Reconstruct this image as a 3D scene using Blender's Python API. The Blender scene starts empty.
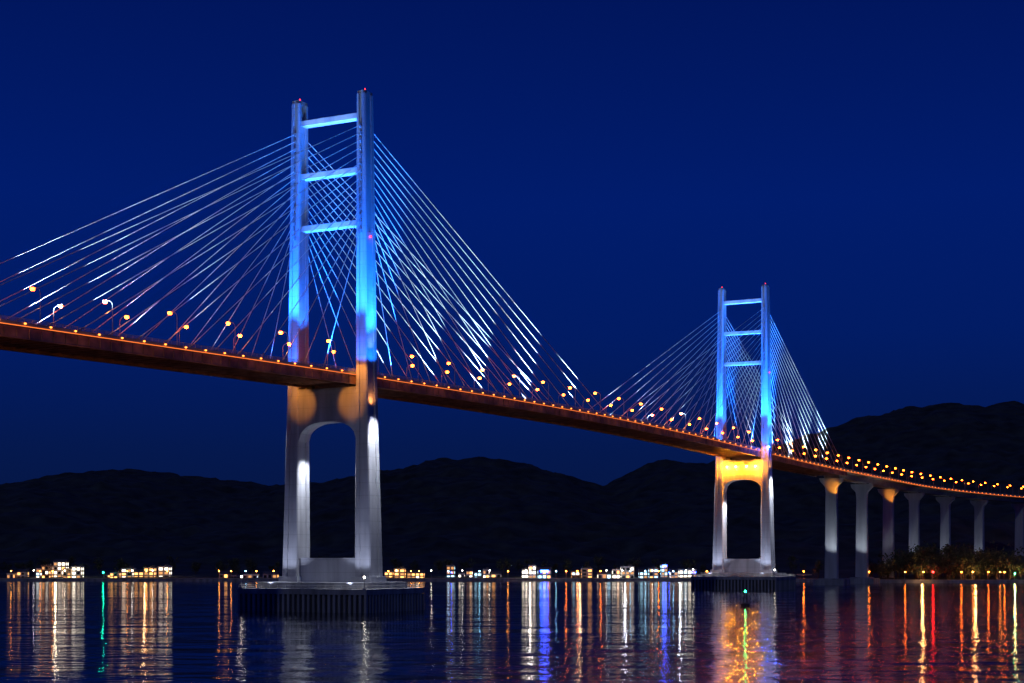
import bpy, math, random
import numpy as np
from mathutils import Vector, Matrix
random.seed(7); rng=np.random.RandomState(7)
sc=bpy.context.scene
sc.view_settings.view_transform='Standard'; sc.view_settings.look='None'
sc.view_settings.exposure=0; sc.view_settings.gamma=1
COL=sc.collection

# ---------------------------------------------------------------- materials
def mat(name, base, rough=0.7, metal=0.0, var=0.25, scale=0.3, bump=0.0, emit=None, estr=0.0, streak=False, nee=True):
    m=bpy.data.materials.new(name); m.use_nodes=True
    nt=m.node_tree; N=nt.nodes; L=nt.links; b=N['Principled BSDF']
    b.inputs['Roughness'].default_value=rough; b.inputs['Metallic'].default_value=metal
    tc=N.new('ShaderNodeTexCoord'); no=N.new('ShaderNodeTexNoise'); no.inputs['Scale'].default_value=scale
    no.inputs['Detail'].default_value=6
    if streak:
        mp=N.new('ShaderNodeMapping'); mp.inputs['Scale'].default_value=(1,1,0.12)
        L.new(tc.outputs['Object'],mp.inputs[0]); L.new(mp.outputs[0],no.inputs['Vector'])
    else: L.new(tc.outputs['Object'],no.inputs['Vector'])
    cr=N.new('ShaderNodeValToRGB')
    c=np.array(base)
    cr.color_ramp.elements[0].position=0.3; cr.color_ramp.elements[1].position=0.7
    cr.color_ramp.elements[0].color=(*np.clip(c*(1-var),0,1),1); cr.color_ramp.elements[1].color=(*np.clip(c*(1+var),0,1),1)
    L.new(no.outputs['Fac'],cr.inputs[0]); L.new(cr.outputs[0],b.inputs['Base Color'])
    if bump>0:
        bp=N.new('ShaderNodeBump'); bp.inputs['Strength'].default_value=bump; bp.inputs['Distance'].default_value=0.1
        L.new(no.outputs['Fac'],bp.inputs['Height']); L.new(bp.outputs[0],b.inputs['Normal'])
    if emit:
        b.inputs['Emission Color'].default_value=(*emit,1); b.inputs['Emission Strength'].default_value=estr
        if not nee: m.cycles.emission_sampling='NONE'
    return m

M_conc=mat('tower_concrete',(0.5,0.5,0.52),0.8,var=0.22,scale=0.35,bump=0.2,streak=True)
nt=M_conc.node_tree; N=nt.nodes; L=nt.links; b=N['Principled BSDF']
tc=N.new('ShaderNodeTexCoord'); sx=N.new('ShaderNodeSeparateXYZ'); L.new(tc.outputs['Object'],sx.inputs[0])
dv=N.new('ShaderNodeMath'); dv.operation='DIVIDE'; dv.inputs[1].default_value=4.0; L.new(sx.outputs['Z'],dv.inputs[0])
fr=N.new('ShaderNodeMath'); fr.operation='FRACT'; L.new(dv.outputs[0],fr.inputs[0])
lt=N.new('ShaderNodeMath'); lt.operation='LESS_THAN'; lt.inputs[1].default_value=0.05; L.new(fr.outputs[0],lt.inputs[0])
ml=N.new('ShaderNodeMath'); ml.operation='MULTIPLY'; ml.inputs[1].default_value=0.25; L.new(lt.outputs[0],ml.inputs[0])
mx=N.new('ShaderNodeMixRGB'); mx.inputs[2].default_value=(0.18,0.18,0.18,1); L.new(ml.outputs[0],mx.inputs[0])
src=b.inputs['Base Color'].links[0].from_socket; L.new(src,mx.inputs[1]); L.new(mx.outputs[0],b.inputs['Base Color'])

M_pierc=mat('pier_concrete',(0.42,0.42,0.42),0.85,var=0.2,scale=0.3,streak=True)
M_capc=mat('caisson_concrete',(0.28,0.28,0.29),0.85,var=0.45,scale=0.3,streak=True)
M_dark=mat('dark_concrete',(0.05,0.05,0.055),0.6,var=0.4,scale=0.5)  # plain dark tone for the block behind the piles, bearings and buoy
M_steel=mat('girder_steel',(0.38,0.21,0.14),0.55,var=0.5,scale=0.25)
M_deckc=mat('deck_concrete',(0.4,0.38,0.36),0.85,var=0.2,scale=0.4)
M_asph=mat('asphalt',(0.05,0.05,0.05),0.9,var=0.2,scale=1.0)
M_paint=mat('white_paint',(0.75,0.75,0.75),0.6,var=0.08,scale=2.0)
M_rail=mat('railing_paint',(0.6,0.55,0.5),0.5,var=0.1,scale=2.0)
M_cable=mat('cable_sheath',(0.8,0.8,0.83),0.45,var=0.25,scale=0.12)
M_pole=mat('pole_steel',(0.35,0.35,0.36),0.5,metal=0.3,var=0.1,scale=2.0)
M_edgeglow=mat('orange_edge_glow',(0.5,0.2,0.05),0.5,emit=(1,0.2,0.03),estr=1.9)  # glowing strip added along the deck edge to light the fascia orange
M_bulk=mat('parapet_lamp_lens',(0.5,0.3,0.1),0.5,emit=(1,0.22,0.025),estr=9,nee=False)
M_lamp=mat('sodium_lamp_lens',(0.5,0.4,0.2),0.4,emit=(1,0.1,0.006),estr=70)
M_flood=mat('sodium_flood_lens',(0.5,0.4,0.2),0.4,emit=(1,0.3,0.006),estr=2200)
M_bflood=mat('blue_flood_lens',(0.1,0.2,0.5),0.4,emit=(0.015,0.08,1),estr=700)
M_red=mat('red_beacon_lens',(0.5,0.05,0.05),0.4,emit=(1,0.02,0.02),estr=8,nee=False)
M_red2=mat('red_lamp_lens',(0.5,0.05,0.05),0.4,emit=(1,0.008,0.008),estr=120)
M_green=mat('green_beacon_lens',(0.05,0.5,0.2),0.4,emit=(0.01,1,0.3),estr=60)
M_green2=mat('green_lamp_lens',(0.05,0.5,0.2),0.4,emit=(0.01,1,0.4),estr=220)
M_white=mat('white_lamp_lens',(0.8,0.8,0.8),0.4,emit=(1,0.9,0.72),estr=45)
M_warm=mat('warm_lamp_lens',(0.8,0.6,0.3),0.4,emit=(1,0.28,0.03),estr=90)
M_orng=mat('orange_lamp_lens',(0.8,0.4,0.1),0.4,emit=(1,0.16,0.01),estr=180)
M_cyan=mat('cool_lamp_lens',(0.5,0.7,0.8),0.4,emit=(0.3,0.7,1),estr=50)
M_blue=mat('blue_neon',(0.1,0.2,0.8),0.4,emit=(0.015,0.06,1),estr=90)
M_roof=mat('dark_roof',(0.08,0.08,0.09),0.8)

# ---------------------------------------------------------------- mesh builder
class MB:
    def __init__(s): s.v=[]; s.f=[]; s.m=[]; s.mats=[]
    def mi(s,m):
        if m not in s.mats: s.mats.append(m)
        return s.mats.index(m)
    def add(s,vs,fs,m):
        o=len(s.v); i=s.mi(m); s.v+= [tuple(v) for v in vs]
        for f in fs: s.f.append(tuple(o+k for k in f)); s.m.append(i)
    def box(s,c,ax,ay,az,hx,hy,hz,m):
        c=Vector(c); ax=Vector(ax);ay=Vector(ay);az=Vector(az)
        vs=[c+ax*hx*i+ay*hy*j+az*hz*k for k in(-1,1) for j in(-1,1) for i in(-1,1)]
        s.add(vs,[(0,2,3,1),(4,5,7,6),(0,1,5,4),(2,6,7,3),(0,4,6,2),(1,3,7,5)],m)
    def tube(s,a,b,r0,r1,m,n=6,caps=True):
        a=Vector(a);b=Vector(b);d=(b-a).normalized()
        u=d.cross(Vector((0,0,1)));
        if u.length<1e-3:u=Vector((1,0,0))
        u.normalize();w=d.cross(u)
        vs=[]
        for p,r in((a,r0),(b,r1)):
            for k in range(n):
                t=2*math.pi*k/n; vs.append(p+u*math.cos(t)*r+w*math.sin(t)*r)
        fs=[(k,(k+1)%n,n+(k+1)%n,n+k) for k in range(n)]
        if caps: fs+=[tuple(range(n))[::-1],tuple(range(n,2*n))]
        s.add(vs,fs,m)
    def loft(s,rings,m):
        n=len(rings[0]); vs=[p for r in rings for p in r]; fs=[]
        for i in range(len(rings)-1):
            for k in range(n):
                a=i*n+k;b_=i*n+(k+1)%n; fs.append((a,b_,b_+n,a+n))
        fs.append(tuple(range(n))[::-1]); fs.append(tuple(range((len(rings)-1)*n,len(rings)*n)))
        s.add(vs,fs,m)
    def ball(s,c,rx,ry,rz,m,nu=8,nv=5):
        c=Vector(c); vs=[];fs=[]
        for j in range(nv+1):
            ph=math.pi*j/nv
            for i in range(nu):
                t=2*math.pi*i/nu; vs.append(c+Vector((rx*math.sin(ph)*math.cos(t),ry*math.sin(ph)*math.sin(t),rz*math.cos(ph))))
        for j in range(nv):
            for i in range(nu):
                fs.append((j*nu+i,j*nu+(i+1)%nu,(j+1)*nu+(i+1)%nu,(j+1)*nu+i))
        s.add(vs,fs,m)
    def mesh(s,name,fix=True):
        me=bpy.data.meshes.new(name); me.from_pydata(s.v,[],s.f)
        for m in s.mats: me.materials.append(m)
        me.polygons.foreach_set('material_index',s.m); me.update()
        if fix:
            import bmesh
            bm=bmesh.new(); bm.from_mesh(me); bmesh.ops.remove_doubles(bm,verts=bm.verts,dist=1e-5) if len(bm.verts)<400 else None
            bmesh.ops.recalc_face_normals(bm,faces=bm.faces); bm.to_mesh(me); bm.free()
        return me
    def obj(s,name,parent=None,fix=True):
        o=bpy.data.objects.new(name,s.mesh(name,fix)); COL.objects.link(o)
        if parent: o.parent=parent
        return o
def empty(name):
    e=bpy.data.objects.new(name,None); COL.objects.link(e); return e
Z=Vector((0,0,1))

# ---------------------------------------------------------------- bridge alignment
CAMZ=16.0
H0=math.atan2(0.457,0.89)
S0,S1=-420,1300
def heading(s):
    if s<735: return H0
    return H0+math.radians(min((s-735)*0.062,32))
_path={0:(-57.0,499.0)}
x,y=-57.0,499.0
for i in range(0,S1):
    h=heading(i+0.5); x+=math.sin(h); y+=math.cos(h); _path[i+1]=(x,y)
x,y=-57.0,499.0
for i in range(0,S0,-1):
    h=heading(i-0.5); x-=math.sin(h); y-=math.cos(h); _path[i-1]=(x,y)
zs_s=[-420,-320,-141,0,100,200,300,400,480,560,700,900,1300]
zs_z=[48.5,50.5,54.6,58.2,60.0,60.8,60.2,58.6,57.3,56.6,56.3,55.3,52]
xs=np.arange(-420,1301,1.0); zz=np.interp(xs,zs_s,zs_z); k=np.ones(61)/61
zz2=np.convolve(np.pad(zz,30,mode='edge'),k,mode='valid')
def zdeck(s): return CAMZ+float(np.interp(s,xs,zz2))
def frame(s):
    i=int(math.floor(s)); i=max(S0,min(S1-1,i)); t=s-i
    a=_path[i];b=_path[i+1]; h=heading(s)
    return Vector((a[0]+(b[0]-a[0])*t,a[1]+(b[1]-a[1])*t,0)),Vector((math.sin(h),math.cos(h),0)),Vector((math.cos(h),-math.sin(h),0))
def P(s,lat,z):
    c,a,p=frame(s); v=c+p*lat; v.z=z; return v

bridge=empty('cable_stayed_bridge')
NC=15

# towers --------------------------------------------------------------
def leg_dims(z):
    return float(np.interp(z,[9,72,164],[6.0,4.3,3.1])),float(np.interp(z,[9,72,164],[7.6,6.3,5.2]))
def leg_section(s,side,z):
    w,D=leg_dims(z); l0=10.75; l1=l0+w; c=(l0+l1)/2; hw=w/2; hd=D/2; ch=0.35; g=0.3; gw=w*0.16; gd=D*0.2
    pts=[(-hw+ch,-hd),(-gw,-hd),(-gw+.1,-hd+g),(gw-.1,-hd+g),(gw,-hd),(hw-ch,-hd),
         (hw,-hd+ch),(hw,-gd),(hw-g,-gd+.1),(hw-g,gd-.1),(hw,gd),(hw,hd-ch),
         (hw-ch,hd),(gw,hd),(gw-.1,hd-g),(-gw+.1,hd-g),(-gw,hd),(-hw+ch,hd),
         (-hw,hd-ch),(-hw,gd),(-hw+g,gd-.1),(-hw+g,-gd+.1),(-hw,-gd),(-hw,-hd+ch)]
    fc,a,p=frame(s)
    r=[]
    for (l,d) in pts:
        v=fc+p*side*(c+l)+a*d; v.z=z; r.append(v)
    return r
def tower(s):
    T=MB(); c,a,p=frame(s); zt=161.6 if s<200 else 163.2
    for side in(-1,1):
        zsl=[9.0,20,40,60,72,90,110,130,150,zt]
        T.loft([leg_section(s,side,z) for z in zsl],M_conc)
        w,D=leg_dims(162.6); cc=c+p*side*(10.75+w/2); cc.z=zt+.5
        T.box(cc,p,a,Z,w/2-.25,D/2-.35,0.5,M_conc)
        T.tube(cc+Z*.5,cc+Z*1.2,0.08,0.08,M_pole); T.ball(cc+Z*1.4,.2,.2,.2,M_red)
        w2,D2=leg_dims(117); q=c+p*side*(10.75+w2+.3)-a*0.5; q.z=117; T.ball(q,.3,.3,.3,M_red)
        for i in range(NC):
            z=118.5+ i*(151.5-118.5)/(NC-1); w,D=leg_dims(z)
            for sg in(-1,1):
                q=c+p*side*(10.75+w*.5)+a*sg*(D/2-.1); q.z=z
                T.box(q,p,a,Z,.35,.45,.55,M_conc)
        q=c+p*side*13.75; q.z=9.9
        T.box(q,p,a,Z,3.6,4.6,.85,M_conc)
    for zb in(155.2,138.2,121.6):
        cc=c.copy(); cc.z=zb+(1.0 if s>200 else 0)
        T.box(cc,p,a,Z,10.9,1.5,.8,M_conc)
        T.box(cc+Z*.9,p,a,Z,10.7,1.2,.1,M_conc)
    n=24; zt=70.2; top=[];bot=[]
    for i in range(n+1):
        l=-10.9+21.8*i/n; u=abs(l)/10.9
        zb=59.6-6.2*(1-math.sqrt(max(0,1-u**2.6)))
        bot.append((l,zb))
    for hd in(2.9,):
        vs=[];fs=[]
        for sg in(-1,1):
            for (l,zb) in bot:
                v=c+p*l+a*sg*hd; v.z=zb; vs.append(v)
                v=c+p*l+a*sg*hd; v.z=zt; vs.append(v)
        o=2*(n+1)
        for i in range(n):
            k=2*i
            fs+=[(k,k+2,k+3,k+1),(o+k,o+k+1,o+k+3,o+k+2),(k,o+k,o+k+2,k+2),(k+1,k+3,o+k+3,o+k+1)]
        T.add(vs,fs,M_conc)
    cc=c.copy(); cc.z=69.6
    T.box(cc,p,a,Z,10.72,3.2,.35,M_conc)
    for l in(-8,8):
        q=c+p*l; q.z=70.9; T.box(q,p,a,Z,.9,.9,.6,M_dark)
    cc=c.copy(); cc.z=12.6; T.box(cc,p,a,Z,10.9,2.2,3.6,M_conc)
    cc=c.copy(); cc.z=16.4; T.box(cc,p,a,Z,10.9,2.5,.25,M_conc)
    T.obj('tower',bridge)
    Cb=MB()
    cc=c.copy(); cc.z=8.1; Cb.box(cc,p,a,Z,20,12.5,.95,M_capc)
    cc=c.copy(); cc.z=6.3; Cb.box(cc,p,a,Z,23.9,17.4,.85,M_capc)
    cc=c.copy(); cc.z=1.6; Cb.box(cc,p,a,Z,22.8,16.3,3.9,M_dark)
    n=int(49/1.9)
    for i in range(n+1):
        l=-23.4+46.8*i/n
        for sg in(-1,1):
            q=c+p*l+a*sg*16.9; q.z=1.6+random.uniform(-.15,.05); Cb.box(q,p,a,Z,.42,.45,3.85,M_capc)
    n=int(37/1.9)
    for i in range(1,n):
        d=-16.9+33.8*i/n
        for sg in(-1,1):
            q=c+p*sg*23.4+a*d; q.z=1.6; Cb.box(q,p,a,Z,.45,.42,3.85,M_capc)
    for sg in(-1,1):
        for zz_ in(7.6,8.2):
            Cb.tube((c+p*23.6*sg-a*17.1)+Z*zz_,(c+p*23.6*sg+a*17.1)+Z*zz_,.04,.04,M_rail,4)
            Cb.tube((c-p*23.6+a*17.1*sg)+Z*zz_,(c+p*23.6+a*17.1*sg)+Z*zz_,.04,.04,M_rail,4)
        for i in range(17):
            q=c+p*(-23.6+i*47.2/16)+a*sg*17.1; Cb.tube(q+Z*7.1,q+Z*8.25,.05,.05,M_rail,4)
    Cb.obj('caisson',bridge)
    for l,d,m in((-24,-18,M_white),(24,-18,M_white)):
        b_=MB(); q=c+p*(l*.95)+a*(d*.93)
        b_.tube(q+Z*7.1,q+Z*10.5,.12,.08,M_pole); b_.ball(q+Z*10.8,.3,.3,.3,m)
        b_.box(q+Z*7.3,p,a,Z,.35,.35,.25,M_capc)
        b_.obj('navigation_light')
tower(0); tower(400)

# deck ------------------------------------------------------------------
def sweep(B,prof,s0,s1,step,m,caps=True):
    n=max(1,int(round((s1-s0)/step))); rings=[]
    for i in range(n+1):
        s=s0+(s1-s0)*i/n; z=zdeck(s); c,a,p=frame(s)
        rings.append([Vector((c.x+p.x*l,c.y+p.y*l,z+dz)) for l,dz in prof])
    B.loft(rings,m)
def rect(l0,l1,z0,z1): return [(l0,z0),(l1,z0),(l1,z1),(l0,z1)]
D=MB()
sweep(D,rect(-10.4,10.4,-.35,0),-172,572,6,M_deckc)
boxp=[(-10.4,0),(-10.4,-.4),(-5.6,-1.0),(-4.6,-4.0),(4.6,-4.0),(5.6,-1.0),(10.4,-.4),(10.4,0)]
sweep(D,boxp,-420,-172.2,8,M_deckc); sweep(D,boxp,572.2,1290,8,M_deckc)
for sg in(-1,1):
    e=lambda a0,a1:(min(sg*a0,sg*a1),max(sg*a0,sg*a1))
    l0,l1=e(9.7,10.2); sweep(D,rect(l0,l1,-2.95,-.35),-172,572,6,M_steel)
    l0,l1=e(9.35,10.5); sweep(D,rect(l0,l1,-3.15,-2.95),-172,572,6,M_steel)
    l0,l1=e(4.6,4.9); sweep(D,rect(l0,l1,-1.6,-.36),-172,572,12,M_steel)
    l0,l1=e(10.05,10.45); sweep(D,rect(l0,l1,0.002,.75),-420,1290,6,M_deckc)
    for zr in(1.0,1.3,1.6):
        l0,l1=e(10.2,10.3); sweep(D,rect(l0,l1,zr-.05,zr+.05),-420,1290,6,M_rail)
    l0,l1=e(10.46,10.56); sweep(D,rect(l0,l1,-.24,-.14),-420,1290,30,M_edgeglow)
sweep(D,rect(-.25,.25,.01,.85),-420,1290,8,M_deckc)
sweep(D,rect(-9.9,9.9,.004,.008),-420,1290,8,M_asph)
s=-416
while s<1285:
    c,a,p=frame(s); z=zdeck(s)
    for sg in(-1,1):
        q=c+p*sg*10.25; q.z=z+1.15; D.box(q,p,a,Z,.05,.07,.45,M_rail)
    s+=2.5
s=-170
while s<572:
    c,a,p=frame(s); z=zdeck(s); q=c.copy(); q.z=z-1.35
    D.box(q,p,a,Z,9.68,.22,.98,M_steel)
    q=c.copy(); q.z=z-2.4; D.box(q,p,a,Z,9.66,.45,.06,M_steel)
    for sg in(-1,1):
        q=c+p*sg*10.32; q.z=z-1.75; D.box(q,p,a,Z,.11,.08,1.18,M_steel)
    s+=4
s=-410.3
while s<1280:
    c,a,p=frame(s); z=zdeck(s)
    for sg in(-1,1):
        q=c+p*sg*10.58; q.z=z+.45; D.box(q,p,a,Z,.12,.22,.13,M_bulk)
        q.z=z+.62; D.box(q,p,a,Z,.13,.3,.03,M_pole)
    s+=8.333
s=-410
while s<1280:
    c,a,p=frame(s); z=zdeck(s)
    for l in(-5,5):
        q=c+p*l; q.z=z+.014; D.box(q,p,a,Z,.08,2,.003,M_paint)
    s+=10
D.obj('deck',bridge)

# cables ------------------------------------------------------------------
C=MB()
def cables(st):
    for side in(-1,1):
        for sg in(-1,1):
            for i in range(NC):
                z=118.5+i*(151.5-118.5)/(NC-1); w,Dp=leg_dims(z)
                span=194 if (sg>0)==(st==0) else 168
                ds=20+(span-20)*i/(NC-1)
                c,a,p=frame(st); A=c+p*side*(10.75+w*.5)+a*sg*(Dp/2+.3); A.z=z
                Bp=P(st+sg*ds,side*10.25,zdeck(st+sg*ds)+.6)
                C.tube(A,Bp,.115,.115,M_cable,6,False)
                d=(A-Bp).normalized(); C.tube(Bp-d*.4,Bp+d*2.2,.2,.16,M_pole,6)
cables(0);cables(400)
C.obj('stay_cables',bridge)

# approach piers ----------------------------------------------------------------
PR=MB()
for s in(-330,-251,-172,573,648,722,795,870,942,1020,1100,1180,1260):
    c,a,p=frame(s); zt=zdeck(s)-4.7
    if s in(573,-172): zt=zdeck(s)-4.2
    base=-2
    rings=[]
    for z,hl,hd in((base,4.2,2.3),(zt-9,3.6,2.0),(zt-5.5,4.0,2.0),(zt-2.2,7.0,2.1),(zt,7.6,2.2)):
        r=[]
        for l,d in((-1,-.8),(-.85,-1),(.85,-1),(1,-.8),(1,.8),(.85,1),(-.85,1),(-1,.8)):
            v=c+p*l*hl+a*d*hd; v.z=z; r.append(v)
        rings.append(r)
    PR.loft(rings,M_pierc)
    for l in(-4,4):
        q=c+p*l; q.z=zt+.3; PR.box(q,p,a,Z,.7,.7,.3,M_dark)
    if s<700:
        q=c.copy(); q.z=1.2; PR.box(q,p,a,Z,10,8,2.4,M_capc)
        q=c.copy(); q.z=3.9; PR.box(q,p,a,Z,7,5.5,.32,M_capc)
PR.obj('approach_piers',bridge)

# street lamps ------------------------------------------------------------------
def lamp_mesh():
    B=MB()
    B.tube((0,0,0),(0,0,.5),.25,.22,M_pole,8)
    B.tube((0,0,.5),(0,0,8.2),.12,.08,M_pole,6)
    pts=[(0,0,8.2),(.15,0,8.9),(.6,0,9.4),(1.3,0,9.6),(1.9,0,9.65)]
    for i in range(4): B.tube(pts[i],pts[i+1],.08,.07,M_pole,5)
    B.box((2.4,0,9.8),(1,0,0),(0,1,0),Z,.75,.26,.12,M_pole)
    B.ball((2.4,0,9.42),.66,.58,.46,M_lamp,6,4)
    return B.mesh('street_lamp')
LM=lamp_mesh()

# ---------------------------------------------------------------- lights on the bridge
def spot(name,loc,target,power,color,ang=40,blend=.6,r=.4):
    l=bpy.data.lights.new(name,'SPOT'); l.energy=power; l.color=color; l.spot_size=math.radians(ang); l.spot_blend=blend; l.shadow_soft_size=r
    o=bpy.data.objects.new(name,l); COL.objects.link(o); o.parent=bridge
    o.location=loc; o.rotation_euler=(Vector(target)-Vector(loc)).to_track_quat('-Z','Y').to_euler(); return o
def point(name,loc,power,color,r=.4,parent=bridge):
    l=bpy.data.lights.new(name,'POINT'); l.energy=power; l.color=color; l.shadow_soft_size=r
    o=bpy.data.objects.new(name,l); COL.objects.link(o); o.parent=parent; o.location=loc; return o
BLUE=(0.008,0.15,1.0); PALE=(0.32,0.6,1.0); WHITE=(0.80,0.86,1.0); ORANGE=(1,0.33,0.03)
s=-138-25*11
while s<1280:
    for side in(-1,1):
        o=bpy.data.objects.new('street_lamp',LM); COL.objects.link(o)
        c,a,p=frame(s); q=P(s,side*9.75,zdeck(s)+.01)
        o.location=q; ang=math.atan2(-side*p.y,-side*p.x); o.rotation_euler=(0,0,ang)
    if -165<s<900:
        spot('sodium_road_light',P(s,7.4,zdeck(s)+8.7),P(s,8.6,zdeck(s)),2800,(1,.36,.07),150,.3,.3)
    if -165<s<560:
        spot('girder_fill',P(s+12,16.5,zdeck(s)-8),P(s+12,-1,zdeck(s)-1.2),430,(1,.34,.08),150,.6,.15)  # added warm fill for the deck underside, hung below with no fixture
    s+=25.0
F=MB()
for st,k in((0,1.0),(400,1.4)):
    zd=zdeck(st)
    for side in(-1,1):
        for sg in(-1,1):
            spot('blue_fill',P(st+sg*20,side*12.3,zd+1.5),P(st,side*12.5,126),620000*k,BLUE,50)
        spot('blue_fill',P(st-3,side*1.5,zd+1.6),P(st,side*11,118),150000*k,BLUE,45)
        spot('blue_fill',P(st-4,side*27,zd-1),P(st,side*14,120),480000*k,BLUE,56)
        spot('blue_fill',P(st-12,side*16,zd+1),P(st,side*12.6,88),22000*k,BLUE,64)  # added blue fill for the dark band low on the leg, floating off the deck
        spot('blue_fill',P(st-1,side*21,zd+1),P(st,side*14,86),14000*k,BLUE,70)  # another added blue fill, in open air beside the leg
        spot('pale_floodlight',P(st-1,side*18.5,zd+2.5),P(st,side*13,98),5000*k,PALE,45)
        spot('white_downlight',P(st,side*19.5,zd-3.5),P(st,side*15,22),130000*k,WHITE,38)
        spot('white_downlight',P(st,side*4,57.0),P(st,side*11,28),65000*k,WHITE,50)
        spot('grey_floodlight',P(st-15,side*15,7.8),P(st,side*13,30),7000*k,(.62,.7,1),75)
        spot('sodium_floodlight',P(st-13,side*8,zd-5),P(st,side*9.5,65),(3000 if st==0 else 20000),ORANGE,60)
        spot('sodium_floodlight',P(st-11,side*13,zd+5),P(st,side*12.5,71),(6000 if st==0 else 9000),ORANGE,50)
        if st:
            for l in(3,8):
                q=P(st-4.2,side*l,66.5); F.ball(q,.4,.4,.4,M_flood,6,4); c_,a_,p_=frame(st); F.box(q+Z*.6,p_,a_,Z,.6,.6,.15,M_pole); F.tube(q+Z*.5,q+Z*.5+a_*1.4,.1,.1,M_pole)
            q=P(st-4,side*15.5,zd+2); F.ball(q,.4,.4,.4,M_bflood,6,4)
    for i,zb in enumerate((121.6,138.2,155.2)):
        for l in(-5,5):
            spot('beam_floodlight',P(st-8,l,zb-8),P(st,l,zb),4200,PALE,60)
    for side in(-1,1):
        for sg in(-1,1):
            main=(sg>0)==(st==0)
            for ds,pw in((45,70000),(80,170000),(118,230000),(158,210000)):
                if ds>150 and not main: continue
                kk=1.0 if main else 1.1
                spot('cable_floodlight',P(st+sg*ds,side*7.5,zdeck(st+sg*ds)+.4),P(st+sg*(ds-6),side*9.8,zdeck(st)+45),pw*kk,(.42,.72,1),62,.5,.2)
F.obj('floodlight_fixtures',bridge)
for s in(573,722):
    spot('sodium_floodlight',P(s-8,6,58),P(s,2,63),6500,ORANGE,60)
for s,k in((573,1),(648,.9),(722,.9),(795,.35),(870,.3),(942,.25)):
    spot('pier_floodlight',P(s-16,3,10),P(s,1,46),20000*k,(.75,.85,1),60)

# ---------------------------------------------------------------- terrain
def vnoise(X,Y,cell,seed):
    r=np.random.RandomState(seed); G=r.rand(257,257)
    x=X/cell+1000.5; y=Y/cell+1000.5
    xi=np.floor(x).astype(int); yi=np.floor(y).astype(int); fx=x-xi; fy=y-yi
    fx=fx*fx*(3-2*fx); fy=fy*fy*(3-2*fy)
    g=lambda i,j:G[i%257,j%257]
    return (g(xi,yi)*(1-fx)+g(xi+1,yi)*fx)*(1-fy)+(g(xi,yi+1)*(1-fx)+g(xi+1,yi+1)*fx)*fy-.5
RX=[-1200,-400,-200,0,60,110,180,270,330,380,430,480,530,570,600,640,665,700,750,800,830,870,900,940,990,1024,1100,1200,1400,2200]
RY=[520,500,492,486,476,472,476,484,483,473,463,456,463,479,487,466,458,462,452,437,429,419,412,406,403,404,402,412,440,500]
ridX=[(x-512)*1.46 for x in RX]; ridH=[(560-y)*1.46+16 for y in RY]
def shore(X): return 1178-88*(1/(1+np.exp(-(X-235)/14.)))+6*np.sin(X/37.)+4*np.sin(X/13.)
def height(X,Y):
    sh=shore(X)
    H=np.interp(X,ridX,ridH)
    t=np.clip((Y-1330)/(2300-1330),0,1); t=t*t*(3-2*t)*.35+.65*t**1.2
    back=np.clip((Y-2300)/1100,0,1)
    g=np.clip((Y-sh)/120,0,1)
    low=-4+ np.clip((Y-sh+3)/4,0,1)*5.6 + g*6+ np.clip((Y-1300)/300,0,1)*12
    h=low+ (H-20)*t*(1-.5*back)
    amp=np.clip((Y-1290)/150,0,1)
    h=h+amp*(vnoise(X,Y,160,1)*26*(1-np.clip((Y-1900)/300,0,1)*.75)+vnoise(X,Y,45,2)*9+vnoise(X,Y,19,3)*7+vnoise(X,Y,11,4)*5)
    return h
gx=np.concatenate([np.arange(-2600,-900,20.),np.arange(-900,900,6.),np.arange(900,3001,20.)]); gy=np.concatenate([np.arange(1040,1400,5.),np.arange(1400,2500,8.),np.arange(2500,3500,50.)])
X,Y=np.meshgrid(gx,gy); Hh=height(X,Y)
nv=X.size; co=np.empty((nv,3)); co[:,0]=X.ravel();co[:,1]=Y.ravel();co[:,2]=Hh.ravel()
nx=len(gx);ny=len(gy)
idx=np.arange(nv).reshape(ny,nx)
q=np.stack([idx[:-1,:-1],idx[:-1,1:],idx[1:,1:],idx[1:,:-1]],-1).reshape(-1,4)
me=bpy.data.meshes.new('hills'); me.vertices.add(nv); me.vertices.foreach_set('co',co.ravel())
me.loops.add(q.size); me.loops.foreach_set('vertex_index',q.ravel())
me.polygons.add(len(q)); me.polygons.foreach_set('loop_start',np.arange(len(q))*4); me.polygons.foreach_set('loop_total',np.full(len(q),4))
me.update(); me.validate()
M_hill=mat('forest_hillside',(0.036,0.044,0.034),0.95,var=.7,scale=.05)
me.materials.append(M_hill)
o=bpy.data.objects.new('hills',me); COL.objects.link(o)
def gz(x,y): return float(height(np.array([x]),np.array([y]))[0])

# seawall
B=MB(); 
prev=None
for x in np.arange(-900,760,8.):
    y0=float(shore(np.array([x]))[0])-1.5
    cur=(x,y0)
    if prev:
        for (dy0,dy1,z0,z1,m) in((0,1.6,-2,1.9,M_capc),(-.3,1.9,1.9,2.3,M_deckc)):
            a_=prev;b_=cur
            vs=[(a_[0],a_[1]+dy0,z0),(b_[0],b_[1]+dy0,z0),(b_[0],b_[1]+dy1,z0),(a_[0],a_[1]+dy1,z0),
                (a_[0],a_[1]+dy0,z1),(b_[0],b_[1]+dy0,z1),(b_[0],b_[1]+dy1,z1),(a_[0],a_[1]+dy1,z1)]
            B.add(vs,[(0,3,2,1),(4,5,6,7),(0,1,5,4),(2,3,7,6)],m)
    prev=cur
B.obj('seawall',fix=False)

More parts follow.
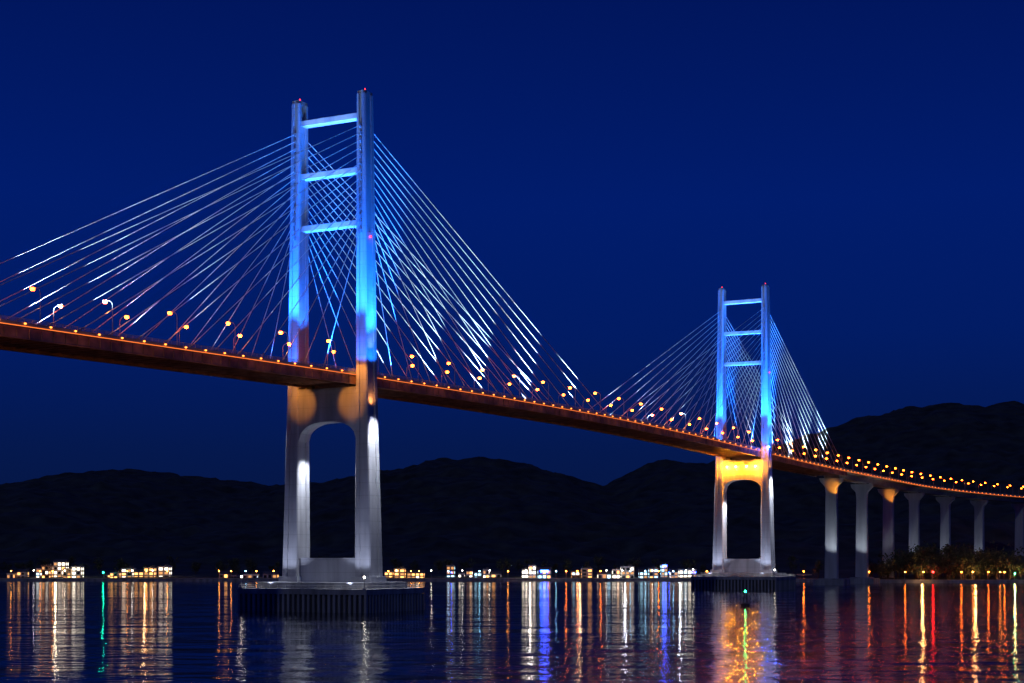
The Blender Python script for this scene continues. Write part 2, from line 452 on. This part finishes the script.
# ---------------------------------------------------------------- waterfront buildings
WALLS=[mat('wall_white',(.6,.6,.58),.8,scale=.5),mat('wall_cream',(.5,.42,.3),.8,scale=.5),mat('wall_grey',(.3,.31,.33),.8,scale=.5),mat('wall_brick',(.3,.15,.1),.8,scale=.5)]
WIN=[mat('window_warm',(.3,.2,.1),.3,emit=(1,.42,.11),estr=3.8,nee=False),mat('window_white',(.3,.3,.3),.3,emit=(1,.85,.65),estr=4.6,nee=False),
     mat('window_cool',(.2,.3,.3),.3,emit=(.45,.8,1),estr=3.4,nee=False),mat('window_dark',(.02,.025,.03),.15),mat('window_dim',(.2,.15,.1),.3,emit=(1,.45,.15),estr=.9,nee=False)]
def building(x0,x1,ytop,tone,lit,gable=False,sign=None):
    kx=.759; X0=(x0-512)*kx; X1=(x1-512)*kx; yb=1194+random.uniform(0,14)
    kz=yb/1575; top=16+(560-ytop)*kz; base=1.2
    w=X1-X0; xc=(X0+X1)/2; dep=random.uniform(9,13); wall=WALLS[random.choice([0,1,2,2,3]) if tone!=1 else 0]
    B=MB(); ax=Vector((1,0,0));ay=Vector((0,1,0))
    B.box((xc,yb+dep/2,(base+top)/2),ax,ay,Z,w/2,dep/2,(top-base)/2,wall)
    nf=max(1,int(round((top-base)/3.1))); fh=(top-base)/nf
    if gable:
        vs=[(X0-.4,yb-.4,top),(X1+.4,yb-.4,top),(X1+.4,yb+dep+.4,top),(X0-.4,yb+dep+.4,top),(X0-.4,yb+dep/2,top+2.2),(X1+.4,yb+dep/2,top+2.2)]
        B.add(vs,[(0,1,5,4),(2,3,4,5),(0,4,3),(1,2,5),(0,3,2,1)],M_roof)
    else:
        B.box((xc,yb-.05,top+.3),ax,ay,Z,w/2+.15,.2,.35,wall); B.box((xc,yb+dep,top+.3),ax,ay,Z,w/2+.15,.2,.35,wall)
        B.box((xc+w*.2,yb+dep*.6,top+.9),ax,ay,Z,min(1.6,w*.2),1.6,.9,M_roof)
    for f in range(nf):
        z=base+fh*(f+.52); n=max(2,int(w/2.8))
        B.box((xc,yb-.12,base+fh*(f+1)-.12),ax,ay,Z,w/2+.02,.25,.1,wall)
        for i in range(n):
            xx=X0+w*(i+.5)/n
            r_=random.random()
            m=WIN[3] if r_>lit else (WIN[4] if r_<lit*.3 else WIN[tone if random.random()<.75 else random.choice([0,1,2])])
            ww=w/n*.32; hh=fh*.28
            if f==0 and i==n//2: hh=fh*.36
            B.box((xx,yb-.02,z),ax,ay,Z,ww,.06,hh,m)
            B.box((xx,yb-.1,z-hh-.06),ax,ay,Z,ww+.1,.1,.06,wall)
        for sx_ in(X0,X1):
            for j in range(2):
                B.box((sx_,yb+dep*(j+.5)/2.,z),ax,ay,Z,.06,.7,fh*.28,WIN[3] if random.random()>lit else WIN[tone])
    if sign: B.box((xc,yb-.35,top-.6),ax,ay,Z,w*.3,.12,.5,sign)
    return B.obj('waterfront_building')
BL=[(4,10,574,0,.5),(12,20,572,0,.4),(33,41,569,1,.8),(42,49,566,0,.8),(50,62,562,1,.9),(63,71,569,0,.7),(72,81,567,1,.9),(101,108,575,0,.6),(110,118,573,0,.6),(119,130,569,1,.9),(131,141,572,0,.7),(143,153,568,0,.95),(155,166,567,1,.85),
    (217,226,574,0,.4),(228,234,576,0,.4),(242,256,575,2,.3),(262,276,574,0,.5),(384,392,572,0,1),(394,405,569,0,1),(407,424,573,0,1),(446,454,566,2,.9),(458,464,574,1,.6),(466,472,571,1,.6),(474,481,573,2,.7),(483,489,570,1,.6),(491,501,574,1,.7),
    (522,528,570,1,.95),(529,536,566,1,1),(538,551,570,2,.95),(572,580,572,0,.8),(582,593,569,0,.8),(598,611,574,1,.6),(613,620,570,1,.9),(622,635,567,1,.85),(640,648,572,2,.8),(650,659,569,2,.8),(663,669,565,2,.9),(671,678,572,1,.8),(680,697,570,1,.85),(712,726,575,0,.4),(772,784,575,0,.4),(800,812,575,0,.4)]
for i,(a0,a1,yt,tn,li) in enumerate(BL):
    building(a0,a1,yt,tn,li,gable=(i%3==1),sign=(M_blue if a0 in(538,663) else None))

# quay lamps
def quay_mesh(m,h,r=.4):
    B=MB(); B.tube((0,0,0),(0,0,.4),.2,.18,M_pole,8); B.tube((0,0,.4),(0,0,h),.09,.06,M_pole,6)
    B.tube((0,0,h),(0,-1.0,h+.3),.05,.05,M_pole,5); B.box((0,-1.2,h+.3),(1,0,0),(0,1,0),Z,.22,.4,.08,M_pole)
    B.ball((0,-1.2,h+.05),r,r,r*.8,m,6,4); return B.mesh('quay_lamp')
QM=[quay_mesh(m,h,r) for m,h,r in((M_warm,6,.4),(M_white,6.5,.4),(M_cyan,6,.4),(M_blue,5,.4),(M_green2,5,.4),(M_red2,6,.6),(M_orng,6,.42))]
ql=[(12,0),(38,1),(45,0),(58,0),(70,1),(107,4),(132,0),(137,1),(152,0),(158,1),(172,0),(220,0),(232,0),(247,2),(258,0),(275,0),(390,0),(398,1),(412,0),(420,0),(432,1),(449,2),(452,3),(463,1),(480,2),(490,1),(508,0),(526,1),(530,1),(541,3),(547,3),(556,2),(566,6),(577,6),(600,6),(606,1),(622,1),(630,2),(645,2),(652,1),(658,6),(668,3),(672,2),(684,1),(690,3),(693,3),(704,6),(770,6),(796,6),(815,6)]
for xp,k in ql:
    X_=(xp-512)*.755; y_=float(shore(np.array([X_]))[0])+3
    o=bpy.data.objects.new('quay_lamp',QM[k]); COL.objects.link(o); o.location=(X_,y_,max(1.2,gz(X_,y_)-.1))
for xp,c_ in((56,(1,.8,.5)),(145,(1,.6,.25)),(404,(1,.6,.25)),(530,(1,.9,.8)),(625,(.9,.95,1)),(680,(.7,.85,1)),(580,(1,.6,.3))):
    point('tree_fill',((xp-512)*.75,1180,9),1800,c_,.5,None)

# ---------------------------------------------------------------- trees on the shore (distant mass)
M_leaf=mat('foliage',(.07,.085,.04),.9,var=.6,scale=.4); M_bark=mat('bark',(.08,.06,.045),.9)
B=MB()
LV=[];LF=[]
def tree(x,y,h):
    z0=gz(x,y)-.3; B.tube((x,y,z0),(x,y,z0+h*.5),.035*h,.02*h,M_bark,5,False)
    for k in range(4):
        t=random.uniform(0,6.28); r=h*.22
        B.tube((x,y,z0+h*.35),(x+math.cos(t)*r,y+math.sin(t)*r,z0+h*.65),.015*h,.008*h,M_bark,4,False)
    lobes=[(x+random.uniform(-.25,.25)*h,y+random.uniform(-.25,.25)*h,z0+h*random.uniform(.3,.85),h*random.uniform(.14,.24)) for _ in range(9)]
    for lx,ly,lz,lr in lobes:
        for _ in range(38):
            d=rng.normal(size=3); d/=np.linalg.norm(d); r=lr*random.uniform(.5,1.1)
            c=np.array((lx,ly,lz))+d*r
            u=rng.normal(size=3);u/=np.linalg.norm(u); v=np.cross(u,d+.3*rng.normal(size=3)); v/=np.linalg.norm(v)+1e-6
            a_=random.uniform(.25,.5)*h/14
            o=len(LV); LV.extend([c-u*a_-v*a_,c+u*a_-v*a_*.6,c+u*a_*.8+v*a_,c-u*a_*.7+v*a_]); LF.append((o,o+1,o+2,o+3))
for _ in range(110):
    x=random.gauss(312,30) if random.random()<.75 else random.uniform(258,470); y=float(shore(np.array([x]))[0])+random.uniform(8,60); tree(x,y,random.uniform(13,25)*(1 if 270<x<350 else .6))
for _ in range(80):
    x=random.uniform(-480,240); y=1222+random.uniform(5,50); tree(x,y,random.uniform(7,15))
B.add(LV,LF,M_leaf); B.obj('shore_trees',fix=False)

# right shore lights, beacons
for xp,yy,k,dz in((873,1104,6,0),(905,1105,6,0),(922,1103,0,0),(958,1102,6,0),(968,1106,0,0),(985,1104,6,0),(997,1104,0,0),(1003,1100,6,0),(1012,1102,4,0),(935,1092,5,0),(1022,1104,6,0)):
    X_=(xp-512)*yy/1575; y_=float(shore(np.array([X_]))[0])+3
    o=bpy.data.objects.new('quay_lamp',QM[k]); COL.objects.link(o); o.location=(X_,y_,max(1.5,gz(X_,y_)-.1))
for X_,Y_ in((285,1094),(322,1094),(350,1096)): point('tree_fill',(X_,Y_,7),3500,(1,.5,.15),.5,None)  # added warm fill to bring out the dark shore trees

# navigation buoy
B=MB(); bx,by=80,540
B.tube((0,0,-.6),(0,0,.9),1.5,1.7,M_dark,16); B.tube((0,0,.9),(0,0,1.3),1.7,1.1,M_dark,16)
for t in range(4):
    a_=t*math.pi/2+.4; B.tube((math.cos(a_)*1.1,math.sin(a_)*1.1,1.2),(math.cos(a_)*.4,math.sin(a_)*.4,4.6),.08,.07,M_dark,5)
B.tube((0,0,2.9),(0,0,3.0),.8,.8,M_dark,12); B.tube((0,0,4.6),(0,0,4.8),.6,.6,M_dark,12); B.ball((0,0,5.25),.3,.3,.38,M_green)
B.tube((0,0,5.7),(0,0,6.3),.3,.02,M_dark,8)
o=B.obj('navigation_buoy'); o.location=(bx,by,0)

# ---------------------------------------------------------------- water
me=bpy.data.meshes.new('water'); S=9000
me.from_pydata([(-S,-2500,0),(S,-2500,0),(S,3600,0),(-S,3600,0)],[],[(0,1,2,3)])
o=bpy.data.objects.new('water',me); COL.objects.link(o)
m=bpy.data.materials.new('sea_water'); m.use_nodes=True; nt=m.node_tree;N=nt.nodes;L=nt.links;b=N['Principled BSDF']
b.inputs['Base Color'].default_value=(.002,.006,.014,1); b.inputs['Roughness'].default_value=.13; b.inputs['IOR'].default_value=1.333
tc=N.new('ShaderNodeTexCoord')
def nz(scale,det,mp=None):
    n=N.new('ShaderNodeTexNoise'); n.inputs['Scale'].default_value=scale; n.inputs['Detail'].default_value=det
    m_=N.new('ShaderNodeMapping'); m_.inputs['Scale'].default_value=mp or (1,1,1); L.new(tc.outputs['Object'],m_.inputs[0]); L.new(m_.outputs[0],n.inputs['Vector']); return n
n1=nz(.22,4,(.6,1,1)); n2=nz(.045,2,(.5,1,1)); n3=nz(.006,3)
ad=N.new('ShaderNodeMath'); ad.operation='MULTIPLY_ADD'; ad.inputs[1].default_value=3.0; L.new(n2.outputs['Fac'],ad.inputs[0]); L.new(n1.outputs['Fac'],ad.inputs[2])
bp=N.new('ShaderNodeBump'); bp.inputs['Distance'].default_value=.38; bp.inputs['Strength'].default_value=1
L.new(ad.outputs[0],bp.inputs['Height']); L.new(bp.outputs[0],b.inputs['Normal'])
mr=N.new('ShaderNodeMapRange'); mr.inputs['From Min'].default_value=.35; mr.inputs['From Max'].default_value=.65; mr.inputs['To Min'].default_value=.055; mr.inputs['To Max'].default_value=.115
L.new(n3.outputs['Fac'],mr.inputs['Value']); L.new(mr.outputs[0],b.inputs['Roughness'])
me.materials.append(m)

# ---------------------------------------------------------------- world
w=bpy.data.worlds.new('World'); sc.world=w; w.use_nodes=True; nt=w.node_tree;N=nt.nodes;L=nt.links
bg=N['Background']; tc=N.new('ShaderNodeTexCoord'); sp=N.new('ShaderNodeSeparateXYZ'); cr=N.new('ShaderNodeValToRGB')
L.new(tc.outputs['Generated'],sp.inputs[0]); L.new(sp.outputs['Z'],cr.inputs[0])
E=cr.color_ramp.elements
stops=[(0,(.0022,.0072,.040)),(.07,(.0014,.0094,.076)),(.14,(.0005,.0115,.128)),(.22,(.0003,.0118,.15)),(.34,(.0003,.0078,.105)),(1,(.0003,.004,.05))]
E[0].position=0;E[0].color=(*stops[0][1],1);E[1].position=1;E[1].color=(*stops[-1][1],1)
for ps,c_ in stops[1:-1]:
    e_=E.new(ps); e_.color=(*c_,1)
sky=N.new('ShaderNodeTexSky'); sky.sky_type='NISHITA'; sky.sun_disc=False; sky.sun_elevation=math.radians(-4); sky.sun_rotation=math.radians(200)
ms=N.new('ShaderNodeMixRGB'); ms.blend_type='ADD'; ms.inputs[0].default_value=.002
L.new(cr.outputs[0],ms.inputs[1]); L.new(sky.outputs[0],ms.inputs[2]); L.new(ms.outputs[0],bg.inputs['Color']); bg.inputs['Strength'].default_value=1
sl=bpy.data.lights.new('fill_sun','SUN'); sl.energy=.13; sl.color=(.75,.82,1); sl.angle=math.radians(2)
so=bpy.data.objects.new('fill_sun',sl); COL.objects.link(so); so.rotation_euler=Vector((.25,.8,-.5)).to_track_quat('-Z','Y').to_euler()  # added dim sun, an even fill for cables and concrete

# ---------------------------------------------------------------- camera
cam=bpy.data.cameras.new('camera'); co_=bpy.data.objects.new('camera',cam); COL.objects.link(co_)
cam.sensor_width=36; cam.lens=1575/1024*36; cam.shift_y=218.5/1024; cam.clip_end=20000; cam.clip_start=1
co_.location=(0,0,CAMZ); co_.rotation_euler=(math.radians(90),0,0)
sc.camera=co_
